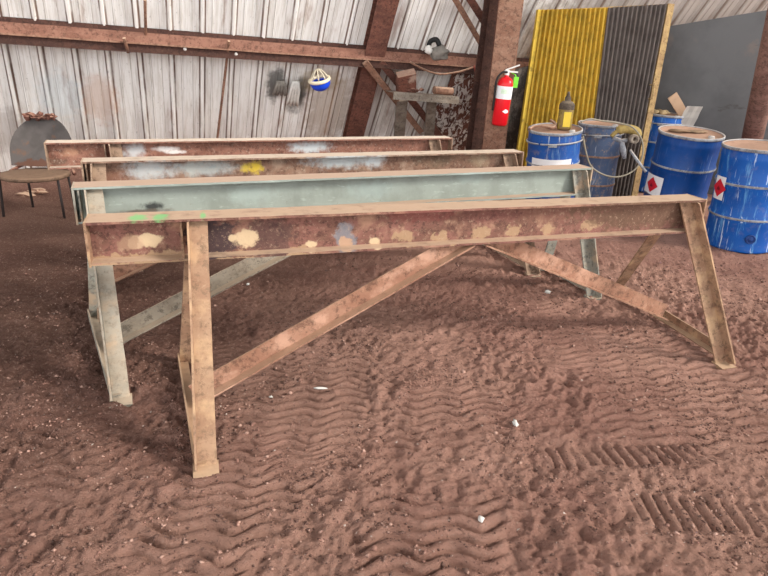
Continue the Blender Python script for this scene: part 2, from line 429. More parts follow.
# shelf bracket with small vice post
galv = rusty('grey_steel', rgb(156, 144, 130), rgb(128, 112, 98), rgb(176, 158, 140), .6)
sA, sB = onw(390, 92, .35), onw(455, 97, .35); md = (sA+sB)/2
sh = thing('wall_shelf', 'rusty steel shelf ledge below the wall rail with a pipe on it', 'shelf', md)
e = (sB-sA).normalized()
bm = bmesh.new(); prism(bm, sA-md, sB-md, V(0, 0, 1), [(0, -.11), (.012, -.11), (.012, .11), (0, .11)], 8, .003); obj('shelf_plate', bm, galv, sh)
bm = bmesh.new(); prism(bm, sA-md, sB-md, V(0, 0, 1), [(-.075, -.11), (0, -.11), (0, -.098), (-.075, -.098)] if e.cross(V(0, 0, 1)).y > 0 else [(-.075, .098), (0, .098), (0, .11), (-.075, .11)], 8, .003); obj('front_lip', bm, galv, sh)
p = onw(406, 73, .3)-md; q = onw(406, 92, .3)-md; bm = bmesh.new(); prism(bm, p, q, WS, [(-.11, -.05), (.11, -.05), (.11, .05), (-.11, .05)]); obj('hanger', bm, rusty('patchy_red', rgb(140, 88, 72), rgb(96, 62, 52), rgb(180, 150, 130), .6, pale=rgb(200, 170, 150), palek=.6), sh)
p = onw(432, 97, .33)-md; q = onw(428, 150, .3)-md; bm = bmesh.new(); prism(bm, p, q, WS, [(-.06, -.02), (.06, -.02), (.06, .02), (-.06, .02)]); obj('post', bm, galv, sh)
p = onw(402, 100, .2)-md; q = onw(398, 150, .2)-md; bm = bmesh.new(); prism(bm, p, q, WS, [(-.07, -.02), (.07, -.02), (.07, .02), (-.07, .02)]); obj('post', bm, galv, sh)
A, B = onw(434, 90, .37), onw(452, 91.5, .37); bm = bmesh.new(); md2 = (A+B)/2; tube(bm, [A-md2, B-md2], .045, 14)
tag(obj('pipe_offcut', bm, tan, smooth=False, loc=md2), 'short rusty pipe offcut lying on the wall shelf', 'pipe')
bm = bmesh.new(); pc = onw(412, 90.5, .36)
for i in range(6): lump(bm, (-.14+.05*i, 0, .012*(i % 2)), (.035, .03, .02), i, 1, .4)
tag(obj('scrap_pile', bm, brown, loc=pc), 'small rusty scrap bits on the wall shelf left of the pipe', 'scrap')
# torn foil-faced panel
bm = bmesh.new(); pts = [(452, 73), (482, 75), (478, 150), (424, 150), (428, 118), (444, 96)]
W3 = [onw(x, y, .06) for x, y in pts]; md = sum(W3, V(0, 0, 0))/6
fr = [bm.verts.new(p-md+WN*.012) for p in W3]; bk = [bm.verts.new(p-md) for p in W3]
bm.faces.new(fr); bm.faces.new(bk[::-1])
for k in range(6): bm.faces.new((fr[k], bk[k], bk[(k+1) % 6], fr[(k+1) % 6]))
s = MT('peeling', .8).base(rgb(104, 66, 54))
s.over(rgb(70, 46, 40), s.ramp(s.noise(6), .45, .6), .7)
s.over(rgb(206, 200, 192), s.ramp(s.noise(9, (1.6, 1, .7), rough=.7, dist=1.2, off=(2, 0, 0)), .50, .55), .95)
s.bump(s.noise(9, (1.6, 1, .7)), .01, .5)
tag(obj('peeling_panel', bm, s.done(), loc=md), 'brown panel with white peeling flakes beside the dark column', 'panel')
# dark sheet behind extinguisher
bm = bmesh.new(); md = py(525, 110, 7.6)
cs = [py(512, 70, 7.5), py(545, 62, 7.6), py(527, 215, 7.9), py(488, 215, 7.8)]
fr = [bm.verts.new(p-md) for p in cs]; bk = [bm.verts.new(p-md+V(0, .03, 0)) for p in cs]
bm.faces.new(fr); bm.faces.new(bk[::-1])
for k in range(4): bm.faces.new((fr[k], bk[k], bk[(k+1) % 4], fr[(k+1) % 4]))
s = MT('tarry', .9).base(rgb(104, 94, 86)); s.over(rgb(56, 50, 46), s.ramp(s.noise(9, (1, 1, .6), rough=.8), .42, .58), .9); s.over(rgb(120, 112, 104), s.ramp(s.noise(25, off=(5, 0, 0)), .62, .7), .4); s.bump(s.noise(20), .02, .6)
tag(obj('dark_board', bm, s.done(), loc=md), 'dark grimy board between the extinguisher column and yellow panel', 'board')

# hard hat, rags, bundle hanging on the wall
def shell_hat(name, c, r, mat, label):
    th = thing(name, label, 'helmet', c)
    b1 = bmesh.new(); prof = [(0, -r*.86)]+[(r*math.sin(a), -r*.86*math.cos(a)) for a in np.linspace(.15, 1.55, 10)]+[(r*1.03, .01), (r*.95, .012), (r*.9, -.01)]
    prof += [(r*.93*math.sin(a), -r*.8*math.cos(a)) for a in np.linspace(1.5, .15, 8)]+[(0, -r*.8)]
    lathe(b1, prof, 32); obj('shell', b1, mat, th, True)
    b1 = bmesh.new(); tube(b1, [(r*.95*math.cos(a), r*.95*math.sin(a)-.02, .03+.01*math.sin(a)) for a in np.linspace(0, 6.283, 25)], .02, 8); obj('headband', b1, plain('cream_plastic', rgb(222, 208, 180), .6), th, True)
    b1 = bmesh.new()
    for k in range(4):
        a0 = math.pi*k/4
        tube(b1, [(r*.85*math.cos(a0)*t, r*.85*math.sin(a0)*t, .04+.10*(1-t*t)) for t in np.linspace(-1, 1, 11)], .008, 6)
    obj('harness', b1, plain('cream_strap', rgb(200, 188, 165), .7), th, True)
    return th
hh = shell_hat('hard_hat', onw(320, 82, .27), .115, plain('blue_plastic', rgb(28, 72, 206), .35, var=.1), 'blue hard hat hanging upside down under the wall rail')
hh.rotation_euler = (math.radians(12), math.radians(-10), 0)
white = plain('dirty_white', rgb(214, 210, 202), .9, var=.35, sc=30)
greyc = plain('grey_cloth', rgb(128, 122, 114), .95, var=.7, sc=26)
def rag(x, y, hgt, n, wd, mat, label, sd):
    c = onw(x, y, .09); b1 = bmesh.new(); rnd = random.Random(sd)
    for i in range(n):
        dx = (i-(n-1)/2)*wd/n; hh_ = hgt*rnd.uniform(.7, 1.)
        tube(b1, [WS*dx*.5-WD*hgt*.5, WS*dx*.9-WD*hgt*.2+WN*.015, WS*dx+WD*(hh_*.25), WS*dx*1.3+WD*(hh_*.55)], [.02, wd/n*.62, wd/n*.6, .012], 8)
    return tag(obj('hanging_rag', b1, mat, loc=c, smooth=True), label, 'rag')
rag(294, 94, .36, 4, .13, white, 'long white rag with finger-like strips hanging on the sheeting', 3)
rag(280, 88, .20, 4, .14, greyc, 'small grey ragged bunch hanging left of the long white rag', 5)
c = onw(436, 52, .2); b1 = bmesh.new(); 
th = thing('tool_bundle', 'small black and grey bundle sitting on top of the wall rail', 'bundle', c)
b1 = bmesh.new(); lump(b1, (.04, 0, -.01), (.12, .08, .075), 4, 3, .3); obj('cloth_body', b1, greyc, th, True)
b1 = bmesh.new(); tube(b1, catmull([(-.09, -.02, .0), (-.08, -.03, .1), (-.01, -.05, .13), (.03, -.05, .07)], 6), .028, 10); obj('strap', b1, plain('black_rubber', rgb(26, 26, 26), .6), th, True)
b1 = bmesh.new(); lump(b1, (-.09, -.05, .02), (.045, .03, .05), 8, 2, .2); obj('patch', b1, white, th, True)
# cable draped along the rail
b1 = bmesh.new(); A = onw(418, 66, .24)
pts = catmull([onw(410, 62, .24)-A, onw(425, 70, .26)-A, onw(440, 74, .26)-A, onw(458, 72, .26)-A, onw(474, 67, .24)-A], 8); tube(b1, pts, .012, 6)
tag(obj('draped_cable', b1, tan, loc=A, smooth=True), 'dusty cable sagging under the wall rail beside the dark column', 'cable')
b1 = bmesh.new(); A = onw(474, 66, .3); tube(b1, catmull([V(0, 0, 0), onw(478, 90, .28)-A, onw(470, 120, .26)-A, onw(466, 150, .24)-A], 8), .01, 6)
tag(obj('hanging_cable', b1, plain('red_cable', rgb(132, 62, 52), .7), loc=A, smooth=True), 'thin reddish cable hanging down in front of the peeling panel', 'cable')

# ------------------------------------------------------------------ steel trestles
H = .885; BH = .19
DUST = rgb(194, 164, 138)
def trestle(PLpx, PRpx, sleg, sright, feet, label, mbeam_args, mleg, mbrace, mtie, n_label=None, fl=.15, endgap=0, rear=None, flw=None, brace_mat=None, seed=1, bh=BH, k_end='lr'):
    a, b = gp(*PLpx, H), gp(*PRpx, H)
    ex = (b-a); Ln = ex.length; ex.normalize(); ey = V(0, 0, 1).cross(ex)          # ey points away from the yard
    hw = fl/2; base = (a+b)/2+ey*hw; base.z = 0
    M = Matrix((ex, ey, V(0, 0, 1))).transposed().to_4x4(); M.translation = base; I = M.inverted()
    th = thing('steel_trestle', label, 'trestle', M, 'steel trestles in the yard')
    hl = Ln/2
    def web(x, y):      # picture point on the near web face -> local
        P = base-ey*.004; d = ray(x, y); return I @ (O+d*((P-O).dot(ey)/d.dot(ey)))
    mbeam = mbeam_args(web)
    t = .011
    poly = [(-hw, H), (-hw, H-t), (-.004, H-t), (-.004, H-bh+t), (-hw, H-bh+t), (-hw, H-bh), (hw, H-bh), (hw, H-bh+t), (.004, H-bh+t), (.004, H-t), (hw, H-t), (hw, H)]
    # e1 = local y, axis = local x  -> e2 = x cross y = z
    b1 = bmesh.new(); prism(b1, V(-hl, 0, 0), V(hl, 0, 0), V(0, 1, 0), poly, 130, .0028, seed); obj('beam', b1, mbeam, th)
    F = []
    for k, s_ in enumerate((sleg, sright)):
        xs = s_ if abs(s_) > 1.2 else s_
        sgn = -1 if k == 0 else 1
        f = I @ gpt(*feet[k]); f.z = gz(*(M @ f).xy)+.0
        r = (I @ gpt(*rear[k])) if rear and rear[k] else V(f.x-(0.0), -f.y, 0)
        r.z = gz(*(M @ r).xy)
        F.append((f, r))
        w_, d_ = .085, .062
        top = V(xs, -.012, H-t-.001)
        # front leg: flat flange to the beam, outstanding flange at the outer side
        for (foot, tp, yd) in ((f, top, -1), (r, V(xs, .012, H-t-.001), 1)):
            b1 = bmesh.new(); axl = (foot-tp).normalized()
            n_ = V(0, yd, 0); n_ = (n_-axl*n_.dot(axl)).normalized()
            out = V(sgn, 0, 0); out = (out-axl*out.dot(axl)).normalized()
            o0 = -out*.0
            e2 = axl.cross(out)
            sg = 1 if e2.dot(n_) > 0 else -1
            tt = .009
            P = [(w_/2, 0), (w_/2, d_*sg), (w_/2-tt, d_*sg), (w_/2-tt, tt*sg), (-w_/2, tt*sg), (-w_/2, 0)]
            prism(b1, tp, foot-axl*.004+V(0, 0, -.015), out, P, 24, .0022, seed+k*3+yd)
            for v_ in b1.verts: v_.co.z = min(v_.co.z, H-t-.001)
            # cut-back of the outstanding flange under the beam's top flange
            obj('leg', b1, mleg, th)
        # bottom tie
        b1 = bmesh.new(); dv = (r-f).normalized(); A_ = f+dv*.0+V(sgn*.045, 0, .018); B_ = r-dv*.0+V(sgn*.045, 0, .022)
        prism(b1, A_, B_, V(0, 0, 1), Lpoly(.055, .05*(1 if dv.cross(V(0, 0, 1)).x*sgn < 0 else -1), .007) if True else None, 16, .002, seed+9)
        obj('tie', b1, mtie, th)
        # foot mud / pad
        b1 = bmesh.new(); box(b1, (f.x-.05, f.y-.055, f.z-.012), (f.x+.05, f.y+.03, f.z+.006)); bmesh.ops.rotate(b1, verts=b1.verts, cent=f, matrix=Matrix.Rotation(.12, 3, 'X')); obj('foot_plate', b1, mleg, th)
        # brace from the middle of the beam to the middle of the tie
        tm = (f+r)/2+V(-sgn*.01, 0, .06); cm = V(sgn*.035+mbrace, 0, H-bh-.005)
        b1 = bmesh.new(); axb = (tm-cm).normalized()
        up_ = V(0, 0, 1); up_ = (up_-axb*up_.z).normalized(); e2 = axb.cross(up_); sg = 1 if e2.y < 0 else -1
        wb = .09
        P = [(-.01, 0), (wb-.01, 0), (wb-.01, .008*sg), (-.002, .008*sg), (-.002, .06*sg), (-.01, .06*sg)]
        prism(b1, cm, tm, up_, P, 30, .002, seed+k*5)
        for v_ in b1.verts: v_.co.z = min(v_.co.z, H-bh-.002)
        obj('brace', b1, brace_mat or mleg, th)
    for xe in (-hl, hl):
        if k_end and ((xe < 0 and 'l' in k_end) or (xe > 0 and 'r' in k_end)):
            b1 = bmesh.new(); sg_ = 1 if xe > 0 else -1; x0_, x1_ = sorted((xe-sg_*.001, xe+sg_*.009)); box(b1, (x0_, -hw-.004, H-bh-.004), (x1_, hw+.004, H+.001)); obj('end_plate', b1, mleg, th)
    # stiffener plates
    b1 = bmesh.new(); box(b1, (sleg-.075, -hw+.01, H-bh+t), (sleg-.066, -.004, H-t)); obj('stiffener', b1, mleg, th)
    return th, M, I

cream = rgb(196, 172, 138)
def m_T1(web):
    bl = []
    def a(x, y, r, rz, c, k=.9, nz=.55): p = web(x, y); bl.append(((p.x, 0, p.z), (r, .3, rz), c, k, .3, nz, 22))
    a(212, 240, .12, .09, rgb(56, 46, 48), .85); a(270, 236, .10, .10, rgb(70, 52, 50), .6); a(345, 238, .05, .07, rgb(120, 124, 130), .7); a(490, 215, .3, .03, rgb(96, 56, 50), .5); a(420, 212, .16, .05, rgb(128, 70, 64), .5)
    a(152, 240, .05, .03, cream); a(135, 243, .03, .03, rgb(186, 158, 128), .8); a(128, 245, .04, .04, rgb(150, 120, 96), .7); a(246, 238, .055, .042, cream); a(232, 238, .02, .02, cream); a(310, 244, .028, .02, cream)
    a(345, 243, .03, .03, rgb(176, 140, 110), .8); a(374, 241, .03, .02, cream)
    for x, y, r in ((405, 236, .05), (443, 237, .05), (480, 233, .045), (515, 231, .05), (548, 228, .035), (300, 252, .06), (590, 225, .05), (110, 262, .08), (160, 258, .12), (230, 257, .1)): a(x, y, r, .028, rgb(160, 132, 102), .8, 1.)
    a(560, 212, .25, .05, rgb(120, 84, 70), .6); a(650, 210, .45, .1, rgb(96, 72, 56), .75)
    tp = [((web(x, 225).x-.01, -.02, H), (r_, .05, .02), rgb(110, 196, 120), .7, .6, .5, 26) for x, r_ in ((141, .035), (164, .03), (206, .012))]
    return rusty('oxide_beam', rgb(146, 100, 88), rgb(118, 84, 70), DUST, .92, blobs=bl, top=tp, pale=rgb(176, 138, 112), palek=.5)
def m_T2(web):
    bl = []
    def a(x, y, r, rz, c, k=.9, nz=.55): p = web(x, y); bl.append(((p.x, 0, p.z), (r, .3, rz), c, k*.85, .9, nz*1.1, 20))
    a(152, 207, .05, .02, rgb(44, 46, 46), 1.1, .6); a(146, 211, .09, .01, rgb(70, 66, 60), .9, .8); a(140, 212, .16, .012, rgb(104, 92, 80), .6); a(470, 175, .1, .05, rgb(164, 180, 176), .5); a(250, 195, .12, .05, rgb(168, 184, 178), .5); a(370, 190, .14, .05, rgb(156, 172, 168), .5)
    s = MT('green_grey_beam', .75).base(rgb(146, 155, 147))
    s.over(rgb(128, 136, 127), s.ramp(s.noise(4), .42, .62), .7); s.over(rgb(172, 184, 176), s.ramp(s.noise(14, (1, 1, 3), off=(3, 0, 0)), .56, .7), .5)
    s.over(rgb(112, 100, 84), s.ramp(s.noise(30, rough=.8), .6, .72), .5)
    for b in bl: s.blob(*b)
    s.up(rgb(190, 160, 138), .95, .45, .8); s.bump(s.noise(70), .002, .4); return s.done()
def m_T3(web):
    bl = []
    def a(x, y, r, rz, c, k=.9, nz=.55): p = web(x, y); bl.append(((p.x, 0, p.z), (r, .3, rz), c, k*.85, .9, nz*1.1, 20))
    a(150, 170, .14, .06, rgb(196, 206, 208), .75); a(205, 168, .18, .05, rgb(178, 192, 192), .7); a(340, 160, .2, .05, rgb(192, 208, 212), .75); a(375, 160, .07, .05, rgb(206, 218, 222), .8)
    a(246, 167, .03, .03, rgb(206, 180, 60), .95, .9); a(256, 168, .035, .04, rgb(214, 186, 60), .95, .9)
    a(110, 178, .12, .04, rgb(128, 84, 66), .6); a(440, 160, .1, .05, rgb(92, 78, 62), .8); a(480, 160, .08, .05, rgb(150, 134, 110), .7); a(420, 158, .06, .04, rgb(80, 70, 56), .6)
    return rusty('mixed_beam', rgb(156, 122, 102), rgb(128, 94, 78), rgb(204, 184, 164), .95, blobs=bl, pale=rgb(180, 160, 140), palek=.4)
def m_T4(web):
    bl = []
    def a(x, y, r, rz, c, k=.9, nz=.55): p = web(x, y); bl.append(((p.x, 0, p.z), (r, .3, rz), c, k*.85, .9, nz*1.1, 20))
    a(134, 151, .07, .05, rgb(206, 214, 216), .8); a(166, 149, .08, .018, rgb(240, 236, 232), .95, .5); a(176, 152, .07, .012, rgb(240, 236, 232), .9, .5); a(310, 147, .16, .04, rgb(206, 220, 224), .85); a(100, 156, .06, .05, rgb(130, 88, 70), .7)
    a(70, 152, .06, .03, rgb(184, 140, 112), .7); a(52, 162, .12, .025, rgb(84, 70, 58), .7)
    return rusty('rust_beam', rgb(166, 118, 100), rgb(138, 92, 76), rgb(214, 198, 180), .95, blobs=bl)
leg1 = rusty('tan_leg', rgb(176, 140, 112), rgb(154, 114, 90), rgb(196, 164, 134), .7, pale=rgb(196, 162, 124), palek=.6)
leg2 = rusty('grey_green_leg', rgb(168, 166, 154), rgb(156, 148, 132), rgb(196, 174, 150), .7, pale=rgb(184, 156, 128), palek=.8)
brc2 = rusty('grey_brace', rgb(172, 160, 142), rgb(150, 136, 118), rgb(190, 166, 142), .7)
leg3 = rusty('worn_leg', rgb(176, 148, 124), rgb(148, 118, 98), rgb(198, 172, 148), .7)
brc1 = rusty('orange_brace', rgb(178, 134, 110), rgb(156, 110, 88), rgb(188, 152, 124), .6, pale=rgb(206, 164, 140), palek=.5)

def lx(PL, PR, x, y):
    a, b = gp(*PL, H), gp(*PR, H); ex = (b-a).normalized(); return None
def local_s(PL, PR, x):
    """distance along the near top edge, from its middle, of the picture column x"""
    a, b = gp(*PL, H), gp(*PR, H); best = None
    for i in range(401):
        q = a.lerp(b, i/400); d = q-O; px_ = 384+FPX*d.dot(_R)/d.dot(_F)
        if best is None or abs(px_-x) < best[0]: best = (abs(px_-x), i/400)
    return (best[1]-.5)*(b-a).length
G = [((85, 223), (706, 200)), ((73, 188), (592, 168)), ((82, 162), (523, 152)), ((45, 143), (452, 138))]
trestle(*G[0], local_s(*G[0], 198), local_s(*G[0], 693), ((206, 468), (722, 364)), 'nearest rusty steel trestle with cream mud patches on its red-brown beam', m_T1, leg1, .225, leg1,
        rear=((187, 362), (613, 293)), brace_mat=brc1, seed=1)
trestle(*G[1], local_s(*G[1], 92), local_s(*G[1], 583), ((121, 400), (592, 296)), 'second steel trestle from the front, with a pale green-grey beam', m_T2, leg2, .08, leg2,
        rear=((97, 320), None), brace_mat=brc2, seed=2)
def auto_feet(PL, PR, s0, s1, sp=.45, dx0=.06):
    a, b = gp(*PL, H), gp(*PR, H); ex = (b-a).normalized(); ey = V(0, 0, 1).cross(ex); c = (a+b)/2+ey*.07
    out = []
    for s_ in (s0+dx0, s1+.04):
        P = c+ex*s_-ey*sp; P.z = 0; d = P-O; out.append((384+FPX*d.dot(_R)/d.dot(_F), 288-FPX*d.dot(_U)/d.dot(_F)))
    return out
s0, s1 = local_s(*G[2], 97), local_s(*G[2], 511)
trestle(*G[2], s0, s1, auto_feet(*G[2], s0, s1, .5, -.04), 'third steel trestle from the front, beam smeared pale blue with a yellow mark', m_T3, leg3, 0, leg3, seed=3, brace_mat=brc1)
s0, s1 = local_s(*G[3], 114), local_s(*G[3], 436)
trestle(*G[3], s0, s1, auto_feet(*G[3], s0, s1), 'farthest steel trestle, rust-red beam streaked with white paint', m_T4, leg3, 0, leg3, seed=4)

# ------------------------------------------------------------------ drums
def dmat(name, base, streak, sk, pale, seed, grime=0.):
    s = MT(name, .45).base(base)
    s.over((base[0]*.55, base[1]*.6, base[2]*.7, 1), s.ramp(s.noise(4, off=(seed, 0, 0)), .4, .65), .5)
    s.over(pale, s.ramp(s.noise(7, (3, 3, .35), off=(seed, 2, 0), rough=.7), .54, .66), sk)
    s.over(streak, s.ramp(s.noise(16, (2, 2, .16), off=(seed*2, 2, 0), rough=.6), .60, .67), sk)
    s.over(rgb(150, 130, 112), s.ramp(s.noise(12, off=(seed, 9, 0), rough=.75), .52, .66), grime)
    s.up(rgb(170, 146, 128), .8, .5, .9); s.bump(s.noise(9), .006, .3)
    return s.done()
steelrim = rusty('drum_rim', rgb(172, 176, 182), rgb(130, 130, 134), rgb(206, 192, 178), .6)
lidm = rusty('dusty_lid', rgb(186, 150, 126), rgb(158, 116, 94), rgb(176, 140, 118), .7)
redm = plain('hazard_red', rgb(196, 34, 48), .5, var=.15); labm = plain('label_white', rgb(226, 226, 226), .6, var=.12, sc=20); blkm = plain('print_black', rgb(30, 30, 34), .6, var=.1)
def drum(bpx, tilt, r, hgt, mat, label, labels=(), lid=True, ring=True, rust=None, roll=0., lidmat=None, near=False):
    b_ = gp(*bpx); b_.z = gz(b_.x, b_.y); t_ = b_+V(tilt[0], tilt[1], 1).normalized()*hgt
    az = (t_-b_).normalized(); hgt = (t_-b_).length
    to = O-b_; ax_ = (to-az*to.dot(az)).normalized(); ayy = az.cross(ax_)
    tilt = math.acos(max(-1, min(1, az.z))); b_ = b_+V(0, 0, r*math.sin(tilt)*.75)
    M = Matrix((ax_, ayy, az)).transposed().to_4x4(); M.translation = b_
    th = thing('steel_drum', label, 'drum', M, 'steel drums by the wall')
    P = [(0, .015), (r*.93, .015), (r*.97, .0), (r*1.0, .012), (r*.985, .03)]
    for zc in (.335, .66):
        P += [(r*.985, hgt*zc-.035), (r*1.02, hgt*zc-.012), (r*1.028, hgt*zc), (r*1.02, hgt*zc+.012), (r*.985, hgt*zc+.035)]
    P += [(r*.985, hgt-.10), (r*.995, hgt-.085), (r*.985, hgt-.07), (r*.985, hgt-.02)]
    b1 = bmesh.new(); lathe(b1, P, 64, .0035); obj('body', b1, mat, th, True)
    for zc in (.335, .66):
        b1 = bmesh.new(); lathe(b1, [(r*1.012, hgt*zc-.015), (r*1.034, hgt*zc-.004), (r*1.034, hgt*zc+.004), (r*1.012, hgt*zc+.015)], 64, .0035); obj('hoop', b1, rust or steelrim, th, True)
    b1 = bmesh.new(); lathe(b1, [(r*.98, hgt-.02), (r*1.02, hgt-.018), (r*1.03, hgt-.005), (r*1.02, hgt+.008), (r*.985, hgt+.01), (r*.97, hgt)], 64, .0035); obj('rim', b1, steelrim, th, True)
    b1 = bmesh.new(); lathe(b1, [(r*.985, hgt-.002), (r*.9, hgt-.004), (r*.86, hgt-.014), (r*.5, hgt-.012), (0, hgt-.008)], 48, .004); obj('lid', b1, lidmat or lidm, th, True)
    b1 = bmesh.new(); lathe(b1, [(0, .02), (.028, .02), (.03, 0), (.032, 0)], 16, M=Matrix.Translation((r*.3, r*.62, hgt-.012))); obj('bung', b1, steelrim, th, True)
    if ring:
        b1 = bmesh.new(); a_ = np.linspace(-.5, 5.7, 60); tube(b1, [(r*1.035*math.cos(q), r*1.035*math.sin(q), hgt-.105+.015*math.sin(q+.6)) for q in a_], .008, 6); cl = obj('clamp_ring', b1, steelrim, th, True)
        b1 = bmesh.new(); box(b1, (r*1.03, -.05, hgt-.12), (r*1.09, .03, hgt-.095)); obj('clamp_lever', b1, steelrim, cl)
    def patch(bm, a0, a1, z0, z1, rr, n=12):
        g = []
        for i in range(n+1):
            q = a0+(a1-a0)*i/n; g.append([bm.verts.new((rr*math.cos(q), rr*math.sin(q), z)) for z in (z0, z1)])
        for u_, v_ in zip(g, g[1:]): bm.faces.new((u_[0], v_[0], v_[1], u_[1]))
    for (ac, zc, wd, ht, kind) in labels:        # ac: angle from the side facing the yard, positive to the right
        q = ac; da = wd/2/r
        b1 = bmesh.new(); patch(b1, q-da, q+da, zc*hgt-ht/2, zc*hgt+ht/2, r*1.036); lb = obj('hazard_label' if kind else 'label', b1, labm, th, True)
        if kind:
            b1 = bmesh.new(); dd = ht*.40; N_ = 10; rows = []
            zc_ = zc*hgt+.0
            for i in range(-N_, N_+1):
                t_2 = i/N_; hh_ = dd*(1-abs(t_2)); qq = q+dd*t_2/r
                rows.append([b1.verts.new((r*1.045*math.cos(qq), r*1.045*math.sin(qq), zc_+z)) for z in (-hh_-.0002, hh_+.0002)])
            for u_, v_ in zip(rows, rows[1:]): b1.faces.new((u_[0], v_[0], v_[1], u_[1]))
            dm = obj('hazard_diamond', b1, redm if kind == 'r' else blkm, th, True)
            # flame mark in the diamond
            if kind == 'r':
                b1 = bmesh.new(); fp = [(-.35, -.35), (.35, -.35), (.38, -.1), (.2, .15), (.12, 0), (0, .45), (-.12, .1), (-.22, .2), (-.38, -.1)]
                vv = [b1.verts.new((r*1.05*math.cos(q+dd*.6*x/r), r*1.05*math.sin(q+dd*.6*x/r), zc_+dd*.7*z)) for x, z in fp]; b1.faces.new(vv)
                obj('flame_mark', b1, plain('flame_dark', rgb(120, 20, 30), .6), dm)
    return th, M, hgt
blue = dmat('drum_blue_clean', rgb(6, 64, 130), rgb(150, 170, 200), .25, rgb(30, 80, 160), 1, .06)
blue2 = dmat('drum_blue_streaked', rgb(14, 84, 164), rgb(190, 208, 226), .9, rgb(84, 140, 194), 5, .14)
blue3 = dmat('drum_blue_dusty', rgb(26, 78, 148), rgb(190, 200, 210), .7, rgb(90, 126, 168), 9, .3)
blue4 = dmat('drum_blue_faded', rgb(78, 94, 122), rgb(176, 178, 184), .7, rgb(120, 124, 134), 13, .9)
d4 = drum((738, 245), (-.05, -.035), .305, .92, blue2, 'streaky bright blue drum at the right edge of the yard', ((-.92, .60, .13, .21, 'r'),), roll=.2, ring=False)
d3 = drum((667, 223), (0, -.11), .30, .93, blue, 'clean dark blue drum with a dusty tan lid and a red diamond label', ((-.84, .44, .24, .20, 'r'),), ring=False, near=True)
d1 = drum((547, 219), (-.07, -.09), .258, .92, blue3, 'dusty blue drum with clamp ring, left of the faded drum', ((-.05, .67, .40, .12, ''),))
d2 = drum((588, 209), (-.02, -.03), .235, .95, blue4, 'faded grey-blue drum leaning beside the corrugated panel', rust=lidm)
d5 = drum((646, 190), (.03, -.03), .25, .97, blue2, 'blue drum at the back, behind the tan-lidded drum', ((-.75, .52, .16, .2, 'b'),))
# bung hole cap low on the streaky drum
c = d4[1]; 
b1 = bmesh.new(); q = -.05; r = .315
lathe(b1, [(.0, .012), (.02, .012), (.022, .004), (.034, .004), (.038, .014), (.044, .0)], 20); 
RM = Matrix.Translation((r*.985*math.cos(.28), r*.985*math.sin(.28), .14)) @ Matrix.Rotation(.28, 4, 'Z') @ Matrix.Rotation(math.pi/2, 4, 'Y')
bmesh.ops.transform(b1, matrix=RM, verts=b1.verts); obj('drain_cap', b1, plain('cap_dark_blue', rgb(30, 60, 120), .5), d4[0], True)

# things on the drums
def onlid(d, x, y, z=0): return d[1] @ V(x, y, d[2]-.006+z)
p = onlid(d1, -.02, .08)
th = thing('spray_can', 'upright dusty yellow and brown can with a nozzle on the dusty drum', 'can', p)
b1 = bmesh.new(); lathe(b1, [(0, 0), (.062, 0), (.07, .02), (.07, .19), (.06, .22)], 28); obj('body', b1, rusty('dusty_yellow_can', rgb(176, 150, 64), rgb(128, 106, 70), rgb(150, 130, 100), .4, pale=rgb(120, 100, 80), palek=.6), th, True)
b1 = bmesh.new(); lathe(b1, [(.074, .19), (.074, .235), (.05, .265), (.03, .27), (.03, .3), (.016, .32), (.012, .355), (0, .358)], 24); obj('cap', b1, rusty('brown_cap', rgb(104, 90, 76), rgb(78, 66, 56), rgb(140, 124, 104), .5), th, True)
b1 = bmesh.new(); box(b1, (.035, -.071, .03), (-.035, -.066, .17)); obj('label', b1, plain('old_yellow', rgb(206, 176, 60), .6), th)
p = onlid(d1, .06, -.12, .012); b1 = bmesh.new(); tube(b1, catmull([(-.14, -.04, 0), (-.08, .03, .02), (.0, .0, .03), (.08, -.04, .02), (.13, .03, .05), (.09, .1, .08)], 6), .014, 8)
tag(obj('coiled_rope', b1, tan, loc=p, smooth=True), 'dusty rope piece lying on the dusty drum beside the can', 'rope')
# hose loop with yellow strapping tool hung at drum two
hy = d2[0].matrix_world.translation.y
def hp(x, y, Y): return py(x, y, Y)
YB = 6.25
tl = hp(626, 134, 6.2)
th = thing('spray_gun', 'yellow spray gun hanging from the hose beside the dark corrugated panel', 'spray gun', tl)
yel = plain('gun_yellow', rgb(150, 128, 74), .7, var=.8, sc=30)
b1 = bmesh.new(); tube(b1, catmull([(-.14, 0, -.03), (-.08, 0, .03), (0, 0, .05), (.09, 0, .03), (.12, 0, -.02)], 6), [.02]*6+[.045]*18+[.03], 12); obj('body', b1, yel, th, True)
b1 = bmesh.new(); tube(b1, [(-.12, 0, -.04), (-.04, .0, -.07), (.02, 0, -.06)], .022, 10); obj('trigger_guard', b1, steelrim, th, True)
b1 = bmesh.new(); lathe(b1, [(.02, -.04), (.045, -.04), (.045, .04), (.02, .04), (.02, -.04)], 20, M=Matrix.Translation((.07, -.03, -.04)) @ Matrix.Rotation(math.pi/2, 4, 'X')); obj('swivel', b1, galv, th, True)
b1 = bmesh.new(); tube(b1, [(-.03, 0, -.06), (.0, 0, -.16), (.03, 0, -.24)], [.02, .03, .018], 10); obj('nozzle', b1, steelrim, th, True)
pts = [(581, 122), (590, 119), (603, 121), (618, 123), (632, 127), (641, 138), (643, 152), (638, 166), (628, 174), (615, 177), (602, 174), (591, 166), (586, 152), (583, 136)]
Ys = [6.0, 6.05, 6.1, 6.1, 6.1, 6.08, 6.05, 6.0, 5.9, 5.85, 5.82, 5.8, 5.78, 5.8]
hpnt = [hp(x, y, Y) for (x, y), Y in zip(pts, Ys)]; c0 = hpnt[0]
b1 = bmesh.new(); tube(b1, catmull([q-c0 for q in hpnt], 8), .008, 8)
